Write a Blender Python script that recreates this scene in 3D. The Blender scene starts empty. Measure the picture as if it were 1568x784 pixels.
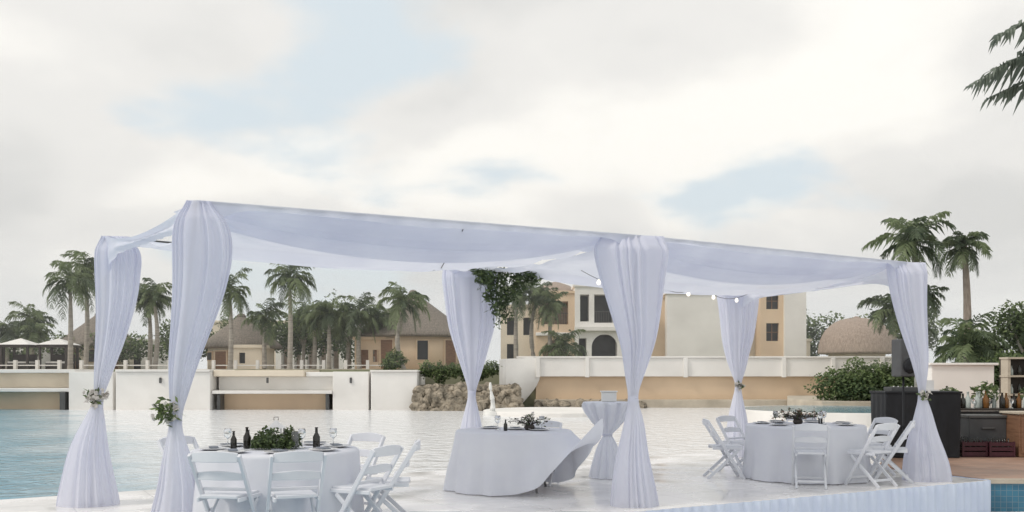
import bpy, math, random
from mathutils import Vector, Matrix
R = random.Random(7)
rad = math.radians
scene = bpy.context.scene
scene.view_settings.view_transform='Standard'

# ---------------------------------------------------------------- materials
def nodes_of(m):
    m.use_nodes = True
    nt = m.node_tree
    for n in list(nt.nodes): nt.nodes.remove(n)
    return nt, nt.nodes, nt.links

def mat(name, c1, c2=None, scale=3.0, rough=.7, bump=0.0, bscale=25.0, spec=.4, trans=0.0, sheer=0.0,
        metallic=0.0, stretch=(1,1,1), detail=5, emis=0, transmission=0):
    m = bpy.data.materials.new(name)
    nt, N, L = nodes_of(m)
    out = N.new('ShaderNodeOutputMaterial')
    p = N.new('ShaderNodeBsdfPrincipled')
    p.inputs['Roughness'].default_value = rough
    p.inputs['Metallic'].default_value = metallic
    p.inputs['Specular IOR Level'].default_value = spec
    p.inputs['Transmission Weight'].default_value = transmission
    geo = N.new('ShaderNodeNewGeometry')
    mp = N.new('ShaderNodeMapping'); mp.inputs['Scale'].default_value = stretch
    L.new(geo.outputs['Position'], mp.inputs['Vector'])
    c2 = c2 or tuple(c*.85 for c in c1)
    no = N.new('ShaderNodeTexNoise'); no.inputs['Scale'].default_value = scale
    no.inputs['Detail'].default_value = detail
    L.new(mp.outputs[0], no.inputs['Vector'])
    r = N.new('ShaderNodeValToRGB')
    r.color_ramp.elements[0].position = .32; r.color_ramp.elements[0].color = (*c2, 1)
    r.color_ramp.elements[1].position = .68; r.color_ramp.elements[1].color = (*c1, 1)
    L.new(no.outputs['Fac'], r.inputs[0])
    L.new(r.outputs[0], p.inputs['Base Color'])
    if emis:
        p.inputs['Emission Color'].default_value = (1, .93, .8, 1)
        p.inputs['Emission Strength'].default_value = emis
    if bump:
        n2 = N.new('ShaderNodeTexNoise'); n2.inputs['Scale'].default_value = bscale; n2.inputs['Detail'].default_value = 4
        L.new(mp.outputs[0], n2.inputs['Vector'])
        b = N.new('ShaderNodeBump'); b.inputs['Strength'].default_value = bump; b.inputs['Distance'].default_value = .05
        L.new(n2.outputs['Fac'], b.inputs['Height']); L.new(b.outputs[0], p.inputs['Normal'])
    last = p.outputs[0]
    if trans:
        t = N.new('ShaderNodeBsdfTranslucent'); L.new(r.outputs[0], t.inputs['Color'])
        mx = N.new('ShaderNodeMixShader'); mx.inputs[0].default_value = trans
        L.new(last, mx.inputs[1]); L.new(t.outputs[0], mx.inputs[2]); last = mx.outputs[0]
    if sheer:
        t = N.new('ShaderNodeBsdfTransparent')
        mx = N.new('ShaderNodeMixShader'); mx.inputs[0].default_value = sheer
        L.new(last, mx.inputs[1]); L.new(t.outputs[0], mx.inputs[2]); last = mx.outputs[0]
    L.new(last, out.inputs[0])
    return m

M_fabric = mat('sheer_voile', (.86,.875,.955), (.81,.825,.92), scale=2, rough=.85, trans=.46, sheer=.12, spec=.1)
M_roof   = mat('canopy_voile', (.80,.83,.92), (.72,.75,.86), scale=1.6, rough=.85, trans=.42, sheer=.08, spec=.1)
M_cloth  = mat('table_linen', (.85,.87,.93), (.80,.82,.90), scale=3, rough=.8, trans=.2, spec=.1)
M_pole   = mat('pole_metal', (.35,.35,.36), rough=.4, metallic=.6)
M_chair  = mat('white_resin', (.74,.755,.80), (.68,.70,.75), rough=.4)
M_black  = mat('black_cloth', (.018,.02,.025), (.012,.013,.016), rough=.7)
M_bottle = mat('dark_glass', (.02,.018,.015), rough=.12, spec=.6)
M_plate  = mat('porcelain', (.75,.75,.76), rough=.2)
M_napkin = mat('slate_napkin', (.2,.22,.26), rough=.8)
M_glass  = mat('clear_glass', (.9,.92,.93), (.9,.92,.93), rough=.05, transmission=.9)
M_rattan = mat('dark_lantern', (.05,.04,.035), rough=.5)
M_bulb   = mat('bulb_glow', (.9,.85,.7), emis=1.5)
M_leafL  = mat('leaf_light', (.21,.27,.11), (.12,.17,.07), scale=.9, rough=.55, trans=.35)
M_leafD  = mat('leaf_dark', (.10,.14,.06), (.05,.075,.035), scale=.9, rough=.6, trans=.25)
M_palmL  = mat('palm_leaf', (.26,.32,.17), (.16,.20,.10), scale=1.2, rough=.5, trans=.4)
M_palmD  = mat('palm_leaf_dark', (.14,.185,.10), (.08,.11,.065), scale=1.2, rough=.5, trans=.3)
M_trunk  = mat('palm_trunk', (.44,.40,.35), (.27,.245,.215), scale=1.5, rough=.9, stretch=(1,1,7), bump=.4)
M_shaft  = mat('crown_shaft', (.22,.28,.13), (.15,.21,.09), rough=.5)
M_thatch = mat('thatch', (.30,.26,.22), (.16,.14,.12), scale=4, rough=.95, bump=.8, bscale=9, stretch=(3,3,.8))
M_thatch2= mat('thatch_tan', (.46,.37,.31), (.30,.24,.20), scale=4, rough=.95, bump=.8, bscale=9, stretch=(3,3,.8))
M_white  = mat('white_stucco', (.86,.84,.81), (.74,.72,.69), scale=.5, rough=.85, bump=.1, detail=8)
M_cream  = mat('cream_stucco', (.82,.73,.60), (.69,.61,.50), scale=.5, rough=.9, bump=.1, detail=8)
M_beige  = mat('beige_stucco', (.77,.60,.43), (.65,.50,.36), scale=.4, rough=.9, bump=.1, detail=8)
M_sand   = mat('sand_stone', (.56,.50,.41), (.42,.37,.30), scale=1.2, rough=.9, bump=.3)
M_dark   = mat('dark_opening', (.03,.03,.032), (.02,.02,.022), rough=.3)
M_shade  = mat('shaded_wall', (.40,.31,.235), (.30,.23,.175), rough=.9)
M_rail   = mat('railing', (.10,.10,.10), rough=.4)
M_rock   = mat('rock', (.44,.38,.30), (.13,.115,.09), scale=2.4, rough=.95, bump=.8, bscale=6, detail=8)
M_wood   = mat('warm_wood', (.27,.15,.09), (.17,.09,.055), scale=3, stretch=(1,1,9), rough=.5)
M_crate  = mat('maroon_crate', (.07,.018,.03), (.05,.013,.02), rough=.5)
M_grey   = mat('grey_box', (.09,.095,.10), (.07,.07,.075), rough=.6)
M_flower = mat('white_petal', (.75,.72,.68), rough=.7, trans=.3)
M_marble = mat('white_marble', (.82,.82,.80), rough=.5)

def brickmat(name, c1, c2, cm, sx, sy, mortar, rot=0, rough=.3, rvar=0.0, bump=.2, vertical=False, offset=0.0, lo=.8):
    m = bpy.data.materials.new(name)
    nt, N, L = nodes_of(m)
    out = N.new('ShaderNodeOutputMaterial'); p = N.new('ShaderNodeBsdfPrincipled')
    geo = N.new('ShaderNodeNewGeometry'); mp = N.new('ShaderNodeMapping')
    mp.inputs['Rotation'].default_value = (rad(90) if vertical else 0, 0, rot)
    L.new(geo.outputs['Position'], mp.inputs['Vector'])
    b = N.new('ShaderNodeTexBrick'); b.offset = offset
    b.inputs['Scale'].default_value = 1; b.inputs['Brick Width'].default_value = sx
    b.inputs['Row Height'].default_value = sy; b.inputs['Mortar Size'].default_value = mortar
    b.inputs['Color1'].default_value = (*c1,1); b.inputs['Color2'].default_value = (*c2,1); b.inputs['Mortar'].default_value = (*cm,1)
    L.new(mp.outputs[0], b.inputs['Vector'])
    no = N.new('ShaderNodeTexNoise'); no.inputs['Scale'].default_value = 1.3; no.inputs['Detail'].default_value = 6
    L.new(geo.outputs['Position'], no.inputs['Vector'])
    mr0 = N.new('ShaderNodeMapRange'); mr0.inputs['From Min'].default_value=.35; mr0.inputs['From Max'].default_value=.6
    mr0.inputs['To Min'].default_value=lo; mr0.inputs['To Max'].default_value=1.0
    L.new(no.outputs['Fac'], mr0.inputs[0])
    hs = N.new('ShaderNodeVectorMath'); hs.operation='SCALE'
    L.new(b.outputs['Color'], hs.inputs[0]); L.new(mr0.outputs[0], hs.inputs['Scale'])
    L.new(hs.outputs[0], p.inputs['Base Color'])
    mr = N.new('ShaderNodeMapRange'); mr.inputs['From Min'].default_value=.35; mr.inputs['From Max'].default_value=.65
    mr.inputs['To Min'].default_value = rough; mr.inputs['To Max'].default_value = rough+rvar
    L.new(no.outputs['Fac'], mr.inputs[0]); L.new(mr.outputs[0], p.inputs['Roughness'])
    bp = N.new('ShaderNodeBump'); bp.inputs['Strength'].default_value = bump; bp.inputs['Distance'].default_value=.01
    bp.invert = True
    L.new(b.outputs['Fac'], bp.inputs['Height']); L.new(bp.outputs[0], p.inputs['Normal'])
    L.new(p.outputs[0], out.inputs[0])
    return m
ANG = math.atan2(.491,.871)
M_floor = brickmat('white_stone_floor', (.88,.865,.855), (.83,.815,.81), (.70,.69,.69), .9,.9,.010, rot=-ANG, rough=.08, rvar=.3, lo=.88)
M_brickdeck = brickmat('terracotta_paving', (.46,.29,.21), (.38,.23,.165), (.32,.25,.20), .3,.15,.008, rot=0, rough=.5, rvar=.2, offset=.5)
M_tile = brickmat('blue_mosaic', (.06,.22,.33), (.045,.17,.27), (.16,.26,.32), .08,.08,.004, rough=.2, vertical=True)

def watermat(name):
    m = bpy.data.materials.new(name)
    nt, N, L = nodes_of(m)
    out = N.new('ShaderNodeOutputMaterial'); p = N.new('ShaderNodeBsdfPrincipled')
    p.inputs['Roughness'].default_value = .14; p.inputs['IOR'].default_value = 1.33
    geo = N.new('ShaderNodeNewGeometry'); sp = N.new('ShaderNodeSeparateXYZ')
    L.new(geo.outputs['Position'], sp.inputs[0])
    # base colour by position plus noise: blue to the left, pale from the middle on
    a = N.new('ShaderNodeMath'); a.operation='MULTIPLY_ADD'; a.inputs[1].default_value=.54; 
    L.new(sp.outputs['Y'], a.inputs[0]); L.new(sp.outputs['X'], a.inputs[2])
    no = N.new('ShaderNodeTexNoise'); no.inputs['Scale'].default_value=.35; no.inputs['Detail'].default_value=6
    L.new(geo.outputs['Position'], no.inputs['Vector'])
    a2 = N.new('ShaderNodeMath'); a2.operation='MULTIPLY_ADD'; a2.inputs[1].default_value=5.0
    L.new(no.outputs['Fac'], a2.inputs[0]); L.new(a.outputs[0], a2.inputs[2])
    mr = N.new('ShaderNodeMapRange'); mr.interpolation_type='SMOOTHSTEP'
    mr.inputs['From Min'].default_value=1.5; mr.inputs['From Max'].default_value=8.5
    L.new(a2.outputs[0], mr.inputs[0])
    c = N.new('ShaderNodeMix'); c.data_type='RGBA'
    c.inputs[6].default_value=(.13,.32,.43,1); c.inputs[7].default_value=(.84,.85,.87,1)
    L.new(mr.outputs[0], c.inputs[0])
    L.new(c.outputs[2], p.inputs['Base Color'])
    n2 = N.new('ShaderNodeTexNoise'); n2.inputs['Scale'].default_value=2.2; n2.inputs['Detail'].default_value=5; n2.inputs['Distortion'].default_value=.6
    L.new(geo.outputs['Position'], n2.inputs['Vector'])
    b = N.new('ShaderNodeBump'); b.inputs['Strength'].default_value=.9; b.inputs['Distance'].default_value=.17
    L.new(n2.outputs['Fac'], b.inputs['Height']); L.new(b.outputs[0], p.inputs['Normal'])
    L.new(p.outputs[0], out.inputs[0])
    return m
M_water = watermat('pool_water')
M_water2 = mat('spa_water', (.16,.40,.52), (.10,.30,.42), rough=.1, bump=.6, bscale=3)
M_ground = mat('ground_soil', (.30,.29,.22), (.18,.20,.12), scale=.2, rough=.95)

# ---------------------------------------------------------------- mesh builder
class MB:
    def __init__(s): s.v=[]; s.f=[]; s.m=[]; s.s=[]; s.mats=[]
    def add(s, verts, faces, m, smooth=False, T=None):
        if m not in s.mats: s.mats.append(m)
        k = s.mats.index(m); o = len(s.v)
        for v in verts:
            v = Vector(v)
            s.v.append(T @ v if T else v)
        for f in faces:
            s.f.append([i+o for i in f]); s.m.append(k); s.s.append(smooth)
        return s
    def box(s, x0,x1,y0,y1,z0,z1,m,T=None):
        v=[(x0,y0,z0),(x1,y0,z0),(x1,y1,z0),(x0,y1,z0),(x0,y0,z1),(x1,y0,z1),(x1,y1,z1),(x0,y1,z1)]
        f=[(0,3,2,1),(4,5,6,7),(0,1,5,4),(1,2,6,5),(2,3,7,6),(3,0,4,7)]
        return s.add(v,f,m,False,T)
    def bar(s,p0,p1,w,t,m,T=None,side=Vector((1,0,0))):
        p0=Vector(p0);p1=Vector(p1);d=(p1-p0).normalized()
        a=(side-d*side.dot(d)).normalized(); b=d.cross(a)
        v=[]
        for p in (p0,p1):
            for i,j in ((-1,-1),(1,-1),(1,1),(-1,1)): v.append(p+a*i*w/2+b*j*t/2)
        f=[(0,3,2,1),(4,5,6,7),(0,1,5,4),(1,2,6,5),(2,3,7,6),(3,0,4,7)]
        return s.add(v,f,m,False,T)
    def tube(s,pts,rs,m,n=8,T=None):
        pts=[Vector(p) for p in pts]; v=[];f=[]
        if not isinstance(rs,(list,tuple)): rs=[rs]*len(pts)
        for i,p in enumerate(pts):
            d=(pts[min(i+1,len(pts)-1)]-pts[max(i-1,0)]).normalized()
            a=Vector((1,0,0))
            if abs(d.z)<.99: a=d.cross(Vector((0,0,1))).normalized()
            b=d.cross(a).normalized()
            for j in range(n):
                t=2*math.pi*j/n; v.append(p+(a*math.cos(t)+b*math.sin(t))*rs[i])
        for i in range(len(pts)-1):
            for j in range(n):
                f.append((i*n+j,i*n+(j+1)%n,(i+1)*n+(j+1)%n,(i+1)*n+j))
        f.append(list(range(n))); f.append(list(range((len(pts)-1)*n,len(pts)*n)))
        return s.add(v,f,m,True,T)
    def lathe(s,prof,m,c=(0,0,0),n=16,T=None,fn=None):
        v=[];f=[]
        for k,(r,z) in enumerate(prof):
            for j in range(n):
                t=2*math.pi*j/n
                rr=r*(fn(t,k) if fn else 1)
                v.append((c[0]+rr*math.cos(t),c[1]+rr*math.sin(t),c[2]+z))
        for i in range(len(prof)-1):
            for j in range(n):
                f.append((i*n+j,i*n+(j+1)%n,(i+1)*n+(j+1)%n,(i+1)*n+j))
        f.append(list(range(n))[::-1]); f.append(list(range((len(prof)-1)*n,len(prof)*n)))
        return s.add(v,f,m,True,T)
    def leaf(s,c,size,m,asp=.5,up=None):
        a=Vector((R.gauss(0,1),R.gauss(0,1),R.gauss(0,.7))).normalized()
        b=a.cross(Vector((R.gauss(0,1),R.gauss(0,1),R.gauss(0,1)))).normalized()
        c=Vector(c)
        s.add([c-a*size*.5,c+b*size*asp*.5,c+a*size*.5,c-b*size*asp*.5],[(0,1,2,3)],m)
    def done(s,name,parent=None,bevel=0,loc=None,rz=0,smoothmod=0):
        me=bpy.data.meshes.new(name); me.from_pydata([tuple(v) for v in s.v],[],s.f)
        for m in s.mats: me.materials.append(m)
        me.polygons.foreach_set('material_index',s.m); me.polygons.foreach_set('use_smooth',s.s)
        me.update()
        o=bpy.data.objects.new(name,me); scene.collection.objects.link(o)
        if parent: o.parent=parent
        if loc: o.location=loc
        o.rotation_euler[2]=rz
        if bevel:
            b=o.modifiers.new('bevel','BEVEL'); b.width=bevel; b.segments=2; b.limit_method='ANGLE'
        return o
def empty(name,loc=(0,0,0),rz=0):
    o=bpy.data.objects.new(name,None); scene.collection.objects.link(o); o.location=loc; o.rotation_euler[2]=rz
    o.empty_display_size=.2
    return o

# ---------------------------------------------------------------- camera, world, sun
cam=bpy.data.cameras.new('camera'); co=bpy.data.objects.new('camera',cam); scene.collection.objects.link(co)
co.location=(0,0,1.45); co.rotation_euler=(rad(90),0,0)
cam.lens=33.25; cam.sensor_width=36; cam.shift_y=.116; cam.clip_end=3000; cam.clip_start=.05
scene.camera=co

w=bpy.data.worlds.new('World'); scene.world=w; w.use_nodes=True
nt=w.node_tree; N=nt.nodes; L=nt.links
for n in list(N): N.remove(n)
out=N.new('ShaderNodeOutputWorld'); bg=N.new('ShaderNodeBackground')
sky=N.new('ShaderNodeTexSky'); sky.sky_type='NISHITA'; sky.sun_disc=False
SUN_EL=rad(42); SUN_AZ=rad(-115)   # azimuth measured clockwise from +Y
sky.sun_elevation=SUN_EL; sky.sun_rotation=SUN_AZ
sm=N.new('ShaderNodeVectorMath'); sm.operation='SCALE'; sm.inputs['Scale'].default_value=.12
L.new(sky.outputs[0],sm.inputs[0])
tc=N.new('ShaderNodeTexCoord'); sx=N.new('ShaderNodeSeparateXYZ'); L.new(tc.outputs['Generated'],sx.inputs[0])
def math_(op,a=None,b=None,va=0,vb=0):
    n=N.new('ShaderNodeMath'); n.operation=op; n.inputs[0].default_value=va; n.inputs[1].default_value=vb
    if a: L.new(a,n.inputs[0])
    if b: L.new(b,n.inputs[1])
    return n.outputs[0]
zz=math_('MAXIMUM',sx.outputs['Z'],None,0,0.0); den=math_('ADD',zz,None,0,.30)
u=math_('DIVIDE',sx.outputs['X'],den); v=math_('DIVIDE',sx.outputs['Y'],den)
cb=N.new('ShaderNodeCombineXYZ'); L.new(u,cb.inputs[0]); L.new(v,cb.inputs[1])
def noise(scale,detail,rough,dist,off):
    mp=N.new('ShaderNodeMapping'); mp.inputs['Location'].default_value=off; L.new(cb.outputs[0],mp.inputs[0])
    n=N.new('ShaderNodeTexNoise'); n.inputs['Scale'].default_value=scale; n.inputs['Detail'].default_value=detail
    n.inputs['Roughness'].default_value=rough; n.inputs['Distortion'].default_value=dist
    L.new(mp.outputs[0],n.inputs['Vector']); return n.outputs['Fac']
def ramp(fac,stops):
    r=N.new('ShaderNodeValToRGB'); e=r.color_ramp.elements
    e[0].position=stops[0][0]; e[0].color=(*stops[0][1],1); e[1].position=stops[-1][0]; e[1].color=(*stops[-1][1],1)
    for p,c in stops[1:-1]:
        x=e.new(p); x.color=(*c,1)
    r.color_ramp.interpolation='EASE'
    L.new(fac,r.inputs[0]); return r.outputs[0]
n1=noise(1.55,6,.47,.1,(3.1,1.7,0)); n2=noise(1.5,7,.50,.1,(1.3,9.2,0))
cloud=ramp(n1,[(.34,(.67,.67,.655)),(.49,(.79,.78,.755)),(.64,(.95,.93,.88))])
cover=ramp(n2,[(.36,(0,0,0)),(.47,(1,1,1))])
blue=N.new('ShaderNodeMix'); blue.data_type='RGBA'; blue.inputs[0].default_value=.88
L.new(sm.outputs[0],blue.inputs[6]); blue.inputs[7].default_value=(.70,.77,.80,1)
mx=N.new('ShaderNodeMix'); mx.data_type='RGBA'; L.new(cover,mx.inputs[0]); L.new(blue.outputs[2],mx.inputs[6]); L.new(cloud,mx.inputs[7])
hz=N.new('ShaderNodeMapRange'); hz.inputs['From Min'].default_value=0; hz.inputs['From Max'].default_value=.16; hz.inputs['To Min'].default_value=.75; hz.inputs['To Max'].default_value=0
hz.interpolation_type='SMOOTHSTEP'; L.new(sx.outputs['Z'],hz.inputs[0])
mh=N.new('ShaderNodeMix'); mh.data_type='RGBA'; L.new(hz.outputs[0],mh.inputs[0]); L.new(mx.outputs[2],mh.inputs[6]); mh.inputs[7].default_value=(.76,.79,.80,1)
L.new(mh.outputs[2],bg.inputs['Color']); bg.inputs['Strength'].default_value=1.12
L.new(bg.outputs[0],out.inputs[0])

sl=bpy.data.lights.new('sun','SUN'); so=bpy.data.objects.new('sun',sl); scene.collection.objects.link(so)
sl.energy=1.5; sl.angle=rad(12); sl.color=(1,.92,.82)
d=Vector((math.sin(SUN_AZ)*math.cos(SUN_EL),math.cos(SUN_AZ)*math.cos(SUN_EL),math.sin(SUN_EL)))
so.rotation_euler=d.to_track_quat('Z','Y').to_euler(); so.location=(-10,-5,30)

# ---------------------------------------------------------------- ground, water, platform, deck
e=.02
xs=[-1500,-300,-60-e,-60,0,22,22+e,300,1500]; ys=[-800,-12-e,-12,20,55.5,55.5+e,120,400,2500]
gv=[];gf=[]
for y in ys:
    for x in xs:
        ins = -60<=x<=22 and -12<=y<=55.5
        gv.append((x,y,-1.6 if ins else 1.75))
nx=len(xs)
for j in range(len(ys)-1):
    for i in range(nx-1): gf.append((j*nx+i,j*nx+i+1,(j+1)*nx+i+1,(j+1)*nx+i))
MB().add(gv,gf,M_ground).done('ground')
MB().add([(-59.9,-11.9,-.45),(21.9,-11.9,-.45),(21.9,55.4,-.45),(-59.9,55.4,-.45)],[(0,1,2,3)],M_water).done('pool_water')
# thin humid air over the far shore
hm=bpy.data.materials.new('humid_air'); nt_,N_,L_=nodes_of(hm)
o_=N_.new('ShaderNodeOutputMaterial'); vs_=N_.new('ShaderNodeVolumeScatter'); vs_.inputs['Density'].default_value=.0022; vs_.inputs['Color'].default_value=(.98,.985,1,1)
L_.new(vs_.outputs[0],o_.inputs['Volume'])
MB().box(-120,120,31,200,1.76,22,hm).done('haze')

A=Vector((-2.81,8.42,0)); U=Vector((.871,.491,0)); V=Vector((-.491,.871,0))
def UV(u,v,z=0): p=A+U*u+V*v; return Vector((p.x,p.y,z))
def prism(mb,pts,z0,z1,m):
    n=len(pts); v=[(p[0],p[1],z0) for p in pts]+[(p[0],p[1],z1) for p in pts]
    f=[list(range(n))[::-1],list(range(n,2*n))]+[(i,(i+1)%n,n+(i+1)%n,n+i) for i in range(n)]
    mb.add(v,f,m)
pf=empty('wedding_platform')
mb=MB(); prism(mb,[UV(-2.4,-.62),UV(10.4,-.62),UV(10.6,4.9),UV(-2.4,3.7)],-1.5,0,M_floor); mb.done('floor_slab',pf,bevel=.02)
mb=MB(); v=[];f=[]; n=520
for i in range(n+1):
    t=i/n*14.4-2.4
    off=.016*math.sin(t*38+math.sin(t*5)*2)+.008*math.sin(t*91)
    if t<10.4: p=UV(t,-.66+off); 
    else: p=UV(10.45+off,-.62+(t-10.4)*2.5)
    v.append((p.x,p.y,.004)); v.append((p.x,p.y,-.5))
for i in range(n): f.append((2*i,2*i+2,2*i+3,2*i+1))
M_skirt=mat('skirt_fabric',(.66,.73,.86),(.60,.67,.82),rough=.8,spec=.1)
mb.add(v,f,M_skirt,True); mb.done('skirt',pf)

mb=MB(); prism(mb,[(6.62,13.25),(26,12.3),(26,30),(11.8,30),(6.95,17.6),(5.9,15.2)],-1.5,-.01,M_brickdeck)
dk=mb.done('terrace_paving')
mb=MB(); prism(mb,[(6.56,13.13),(26,12.18),(26,12.298),(6.62,13.248)],-.06,.0,M_sand); 
prism(mb,[(6.58,13.17),(26,12.22),(26,12.296),(6.62,13.246)],-1.5,-.062,M_tile); mb.done('pool_coping')

# ---------------------------------------------------------------- canopy
P={'A':Vector((-2.81,8.42,0)),'B':Vector((1.38,10.5,0)),'C':Vector((5.41,13.0,0)),
   'a':Vector((-4.52,10.57,0)),'b':Vector((-.60,13.66,0)),'c':Vector((3.97,16.8,0))}
foot={'A':-.29,'a':-.178,'B':-.066,'C':.377,'b':.033,'c':.086}   # the light poles lean a little
H=3.0
cano=empty('wedding_canopy')
mb=MB()
for k,p in P.items():
    mb.tube([(p.x+foot[k],p.y,0),(p.x,p.y,H-.02)],.020,M_pole,n=10)
    mb.lathe([(.14,0),(.14,.015),(.04,.02)],M_pole,c=(p.x+foot[k],p.y,.003),n=16)
def up(p,z=H-.012): return (p.x,p.y,z)
for a,b in (('A','B'),('B','C'),('a','b'),('b','c'),('B','b')):
    mb.tube([up(P[a]),up(P[b])],.010,M_rail,n=8)
mb.tube([(-.49,9.57,2.93),(-.85,11.4,2.74),(-1.13,13.2,2.90)],.006,M_rail,n=5)
mb.done('frame_poles',cano)
def bay(F0,F1,B0,B1,name,ph,sag0,sag1,saging,edge0,edge1):
    mb=MB(); nu,nv=120,120; v=[];f=[]
    for i in range(nu+1):
        s=i/nu
        for j in range(nv+1):
            t=j/nv
            across=math.sin(math.pi*t); along=math.sin(math.pi*s)
            s2=s+ (edge0*across*(1-s)**2 - edge1*across*s**2)
            p=(F0*(1-s2)+F1*s2)*(1-t)+(B0*(1-s2)+B1*s2)*t
            sag=saging*across*(.25+.75*along)+ .09*along*t + .02*along*(1-t)
            sag+= sag0*across*(1-s)**3 + sag1*across*s**3
            am=across**.5
            tt=t+.07*math.sin(s*2.7+ph)*across
            wave=.020*math.sin(tt*2*math.pi*3+ph)*am*(.35+.65*along)
            wave+=-.12*abs(math.sin(tt*math.pi*4+ph*.25))**1.2*am*(.35+.65*along)
            wave+=.014*math.sin(t*2*math.pi*9+5*s+ph*2)*am*math.sin(s*7+ph+t*4)
            for (cs,ct) in ((0,0),(1,0),(0,1),(1,1)):
                ds=(s-cs)*4.4; dt_=(t-ct)*3.3; rr=math.hypot(ds,dt_)
                wave+=.035*math.sin(12*math.atan2(abs(dt_),abs(ds)+1e-4))*math.exp(-((rr-.8)/.6)**2)
            v.append((p.x,p.y,H+.004-sag+wave*min(1,min(t,1-t)*12)))
    for i in range(nu):
        for j in range(nv): 
            a=i*(nv+1)+j; f.append((a,a+nv+1,a+nv+2,a+1))
    mb.add(v,f,M_roof,True)
    for (q0,q1,sg,dp) in ((F0,F1,-1,.075),(B0,B1,1,.06)):
        v=[];f=[]
        for i in range(201):
            s=i/200; p=q0*(1-s)+q1*s
            hh=dp*.35+dp*.8*math.sin(math.pi*s)+.010*math.sin(s*17+ph)
            ends=.30*math.exp(-(min(s,1-s)/.045)**1.5)
            hh+=ends
            for j in range(7):
                t=j/6
                q=p+V*sg*(.018+.018*math.sin(s*75+ph)*t)
                v.append((q.x,q.y,H+.003-hh*t))
        for i in range(200):
            for j in range(6): a=i*7+j; f.append((a,a+7,a+8,a+1))
        mb.add(v,f,M_roof,True)
    # loose second layer: long swags looped from post to post just under the front beam
    for (t0,t1,sg,w0) in ((.02,.10,.24,.16),(.10,.22,.33,.20)):
        v=[];f=[]; K=110; J=16
        for i in range(K+1):
            s=i/K; drop=sg*(4*s*(1-s))**.9
            for j in range(J+1):
                q=j/J; t=t0+(t1-t0)*q
                p=(F0*(1-s)+F1*s)*(1-t)+(B0*(1-s)+B1*s)*t
                z=H-.02-drop*(.12+.88*math.sin(q*math.pi/2)) - .012*math.sin(q*15+s*3)*math.sin(math.pi*s)
                v.append((p.x,p.y,z))
        for i in range(K):
            for j in range(J): a=i*(J+1)+j; f.append((a,a+J+1,a+J+2,a+1))
        mb.add(v,f,M_roof,True)
    return mb.done(name,cano)
bay(P['A'],P['B'],P['a'],P['b'],'roof_cloth',.3,.16,.05,.10,.05,0)
bay(P['B'],P['C'],P['b'],P['c'],'roof_cloth',1.9,.05,.20,.16,0,.06)
def endswag(p0,p1,sag,dp,seed,out_):
    mb=MB(); v=[];f=[]; K=80;J=14
    for i in range(K+1):
        s=i/K; p=p0*(1-s)+p1*s; sg=sag*4*s*(1-s); w_=dp*(.9+.25*math.cos(2*math.pi*s))+.30*math.exp(-(min(s,1-s)/.09)**1.4)
        for j in range(J+1):
            t=j/J; q=p+out_*(.03+.035*math.sin(t*9+seed+s*2)*math.sin(math.pi*s)+.012*math.sin(s*70)*t)
            v.append((q.x,q.y,H-sg-w_*t))
    for i in range(K):
        for j in range(J): a=i*(J+1)+j; f.append((a,a+J+1,a+J+2,a+1))
    mb.add(v,f,M_roof,True); mb.done('end_swag',cano)
endswag(P['A'],P['a'],.14,.14,1,-U); endswag(P['C'],P['c'],.16,.12,2,U)
def interp(keys,z):
    ks=sorted(keys,key=lambda k:-k[0])
    if z>=ks[0][0]: return ks[0][1:]
    for a,b in zip(ks,ks[1:]):
        if a[0]>=z>=b[0]:
            t=(a[0]-z)/(a[0]-b[0]); 
            return tuple(x*(1-t)+y*t for x,y in zip(a[1:],b[1:]))
    return ks[-1][1:]
def curtain(p,keys,seed,knot,dpt=.4):
    mb=MB(); n=240; rows=110; v=[];f=[]
    dirx=Vector((.97,.24,0)); diry=Vector((-.24,.97,0))
    zs=[H+.0-(H-.002)*i/rows for i in range(rows+1)]
    for z in zs:
        acc=[0,0]
        for q in range(-4,5):
            r=interp(keys,min(H,max(0,z+q*.03))); acc[0]+=r[0]/9; acc[1]+=r[1]/9
        dx,w_=acc
        above=z>knot
        fl=min(1,abs(z-knot)/.6)
        topf=min(1,(H-z)/.15)
        for j in range(n):
            t=2*math.pi*j/n
            ph=t+.22*math.sin(3*t+seed*1.7)+.12*math.sin(5*t+seed)
            rip=math.sin(15*ph+seed*3)*.6+math.sin(26*ph+seed*5+z*.5)*.35+math.sin(7*ph+seed)*.4
            dep=(w_*(dpt if above else .8)+.01)
            px_=w_*math.cos(t)*(1+.02*rip*fl)
            py_=dep*math.sin(t)*topf+ (.010+.045*w_)*rip*fl*(1 if math.sin(t)>0 else -1)*abs(math.sin(t))**.3
            bill=.02*math.sin(z*3+seed)*fl
            q=p+Vector((dx+bill,0,0))+dirx*px_+diry*py_
            v.append((q.x,q.y,z))
    for i in range(rows):
        for j in range(n):
            f.append((i*n+j,i*n+(j+1)%n,(i+1)*n+(j+1)%n,(i+1)*n+j))
    mb.add(v,f,M_fabric,True)
    mb.done('curtain',cano)
    kx=interp(keys,knot)
    m2=MB(); m2.lathe([(.045,-.035),(.056,-.015),(.056,.015),(.045,.035)],M_fabric,c=(p.x+kx[0],p.y,knot),n=14)
    m2.done('tieback',cano)
    return Vector((p.x+kx[0],p.y,knot))
kA=curtain(P['A'],[(3,.03,.06),(2.93,.04,.17),(2.75,.045,.25),(2.5,.04,.255),(2.17,0,.22),(1.7,-.08,.15),(1.3,-.145,.085),(1.04,-.19,.04),(.85,-.18,.085),(.72,-.17,.125),(.45,-.17,.18),(.2,-.19,.235),(0,-.19,.26)],1,1.04)
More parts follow.
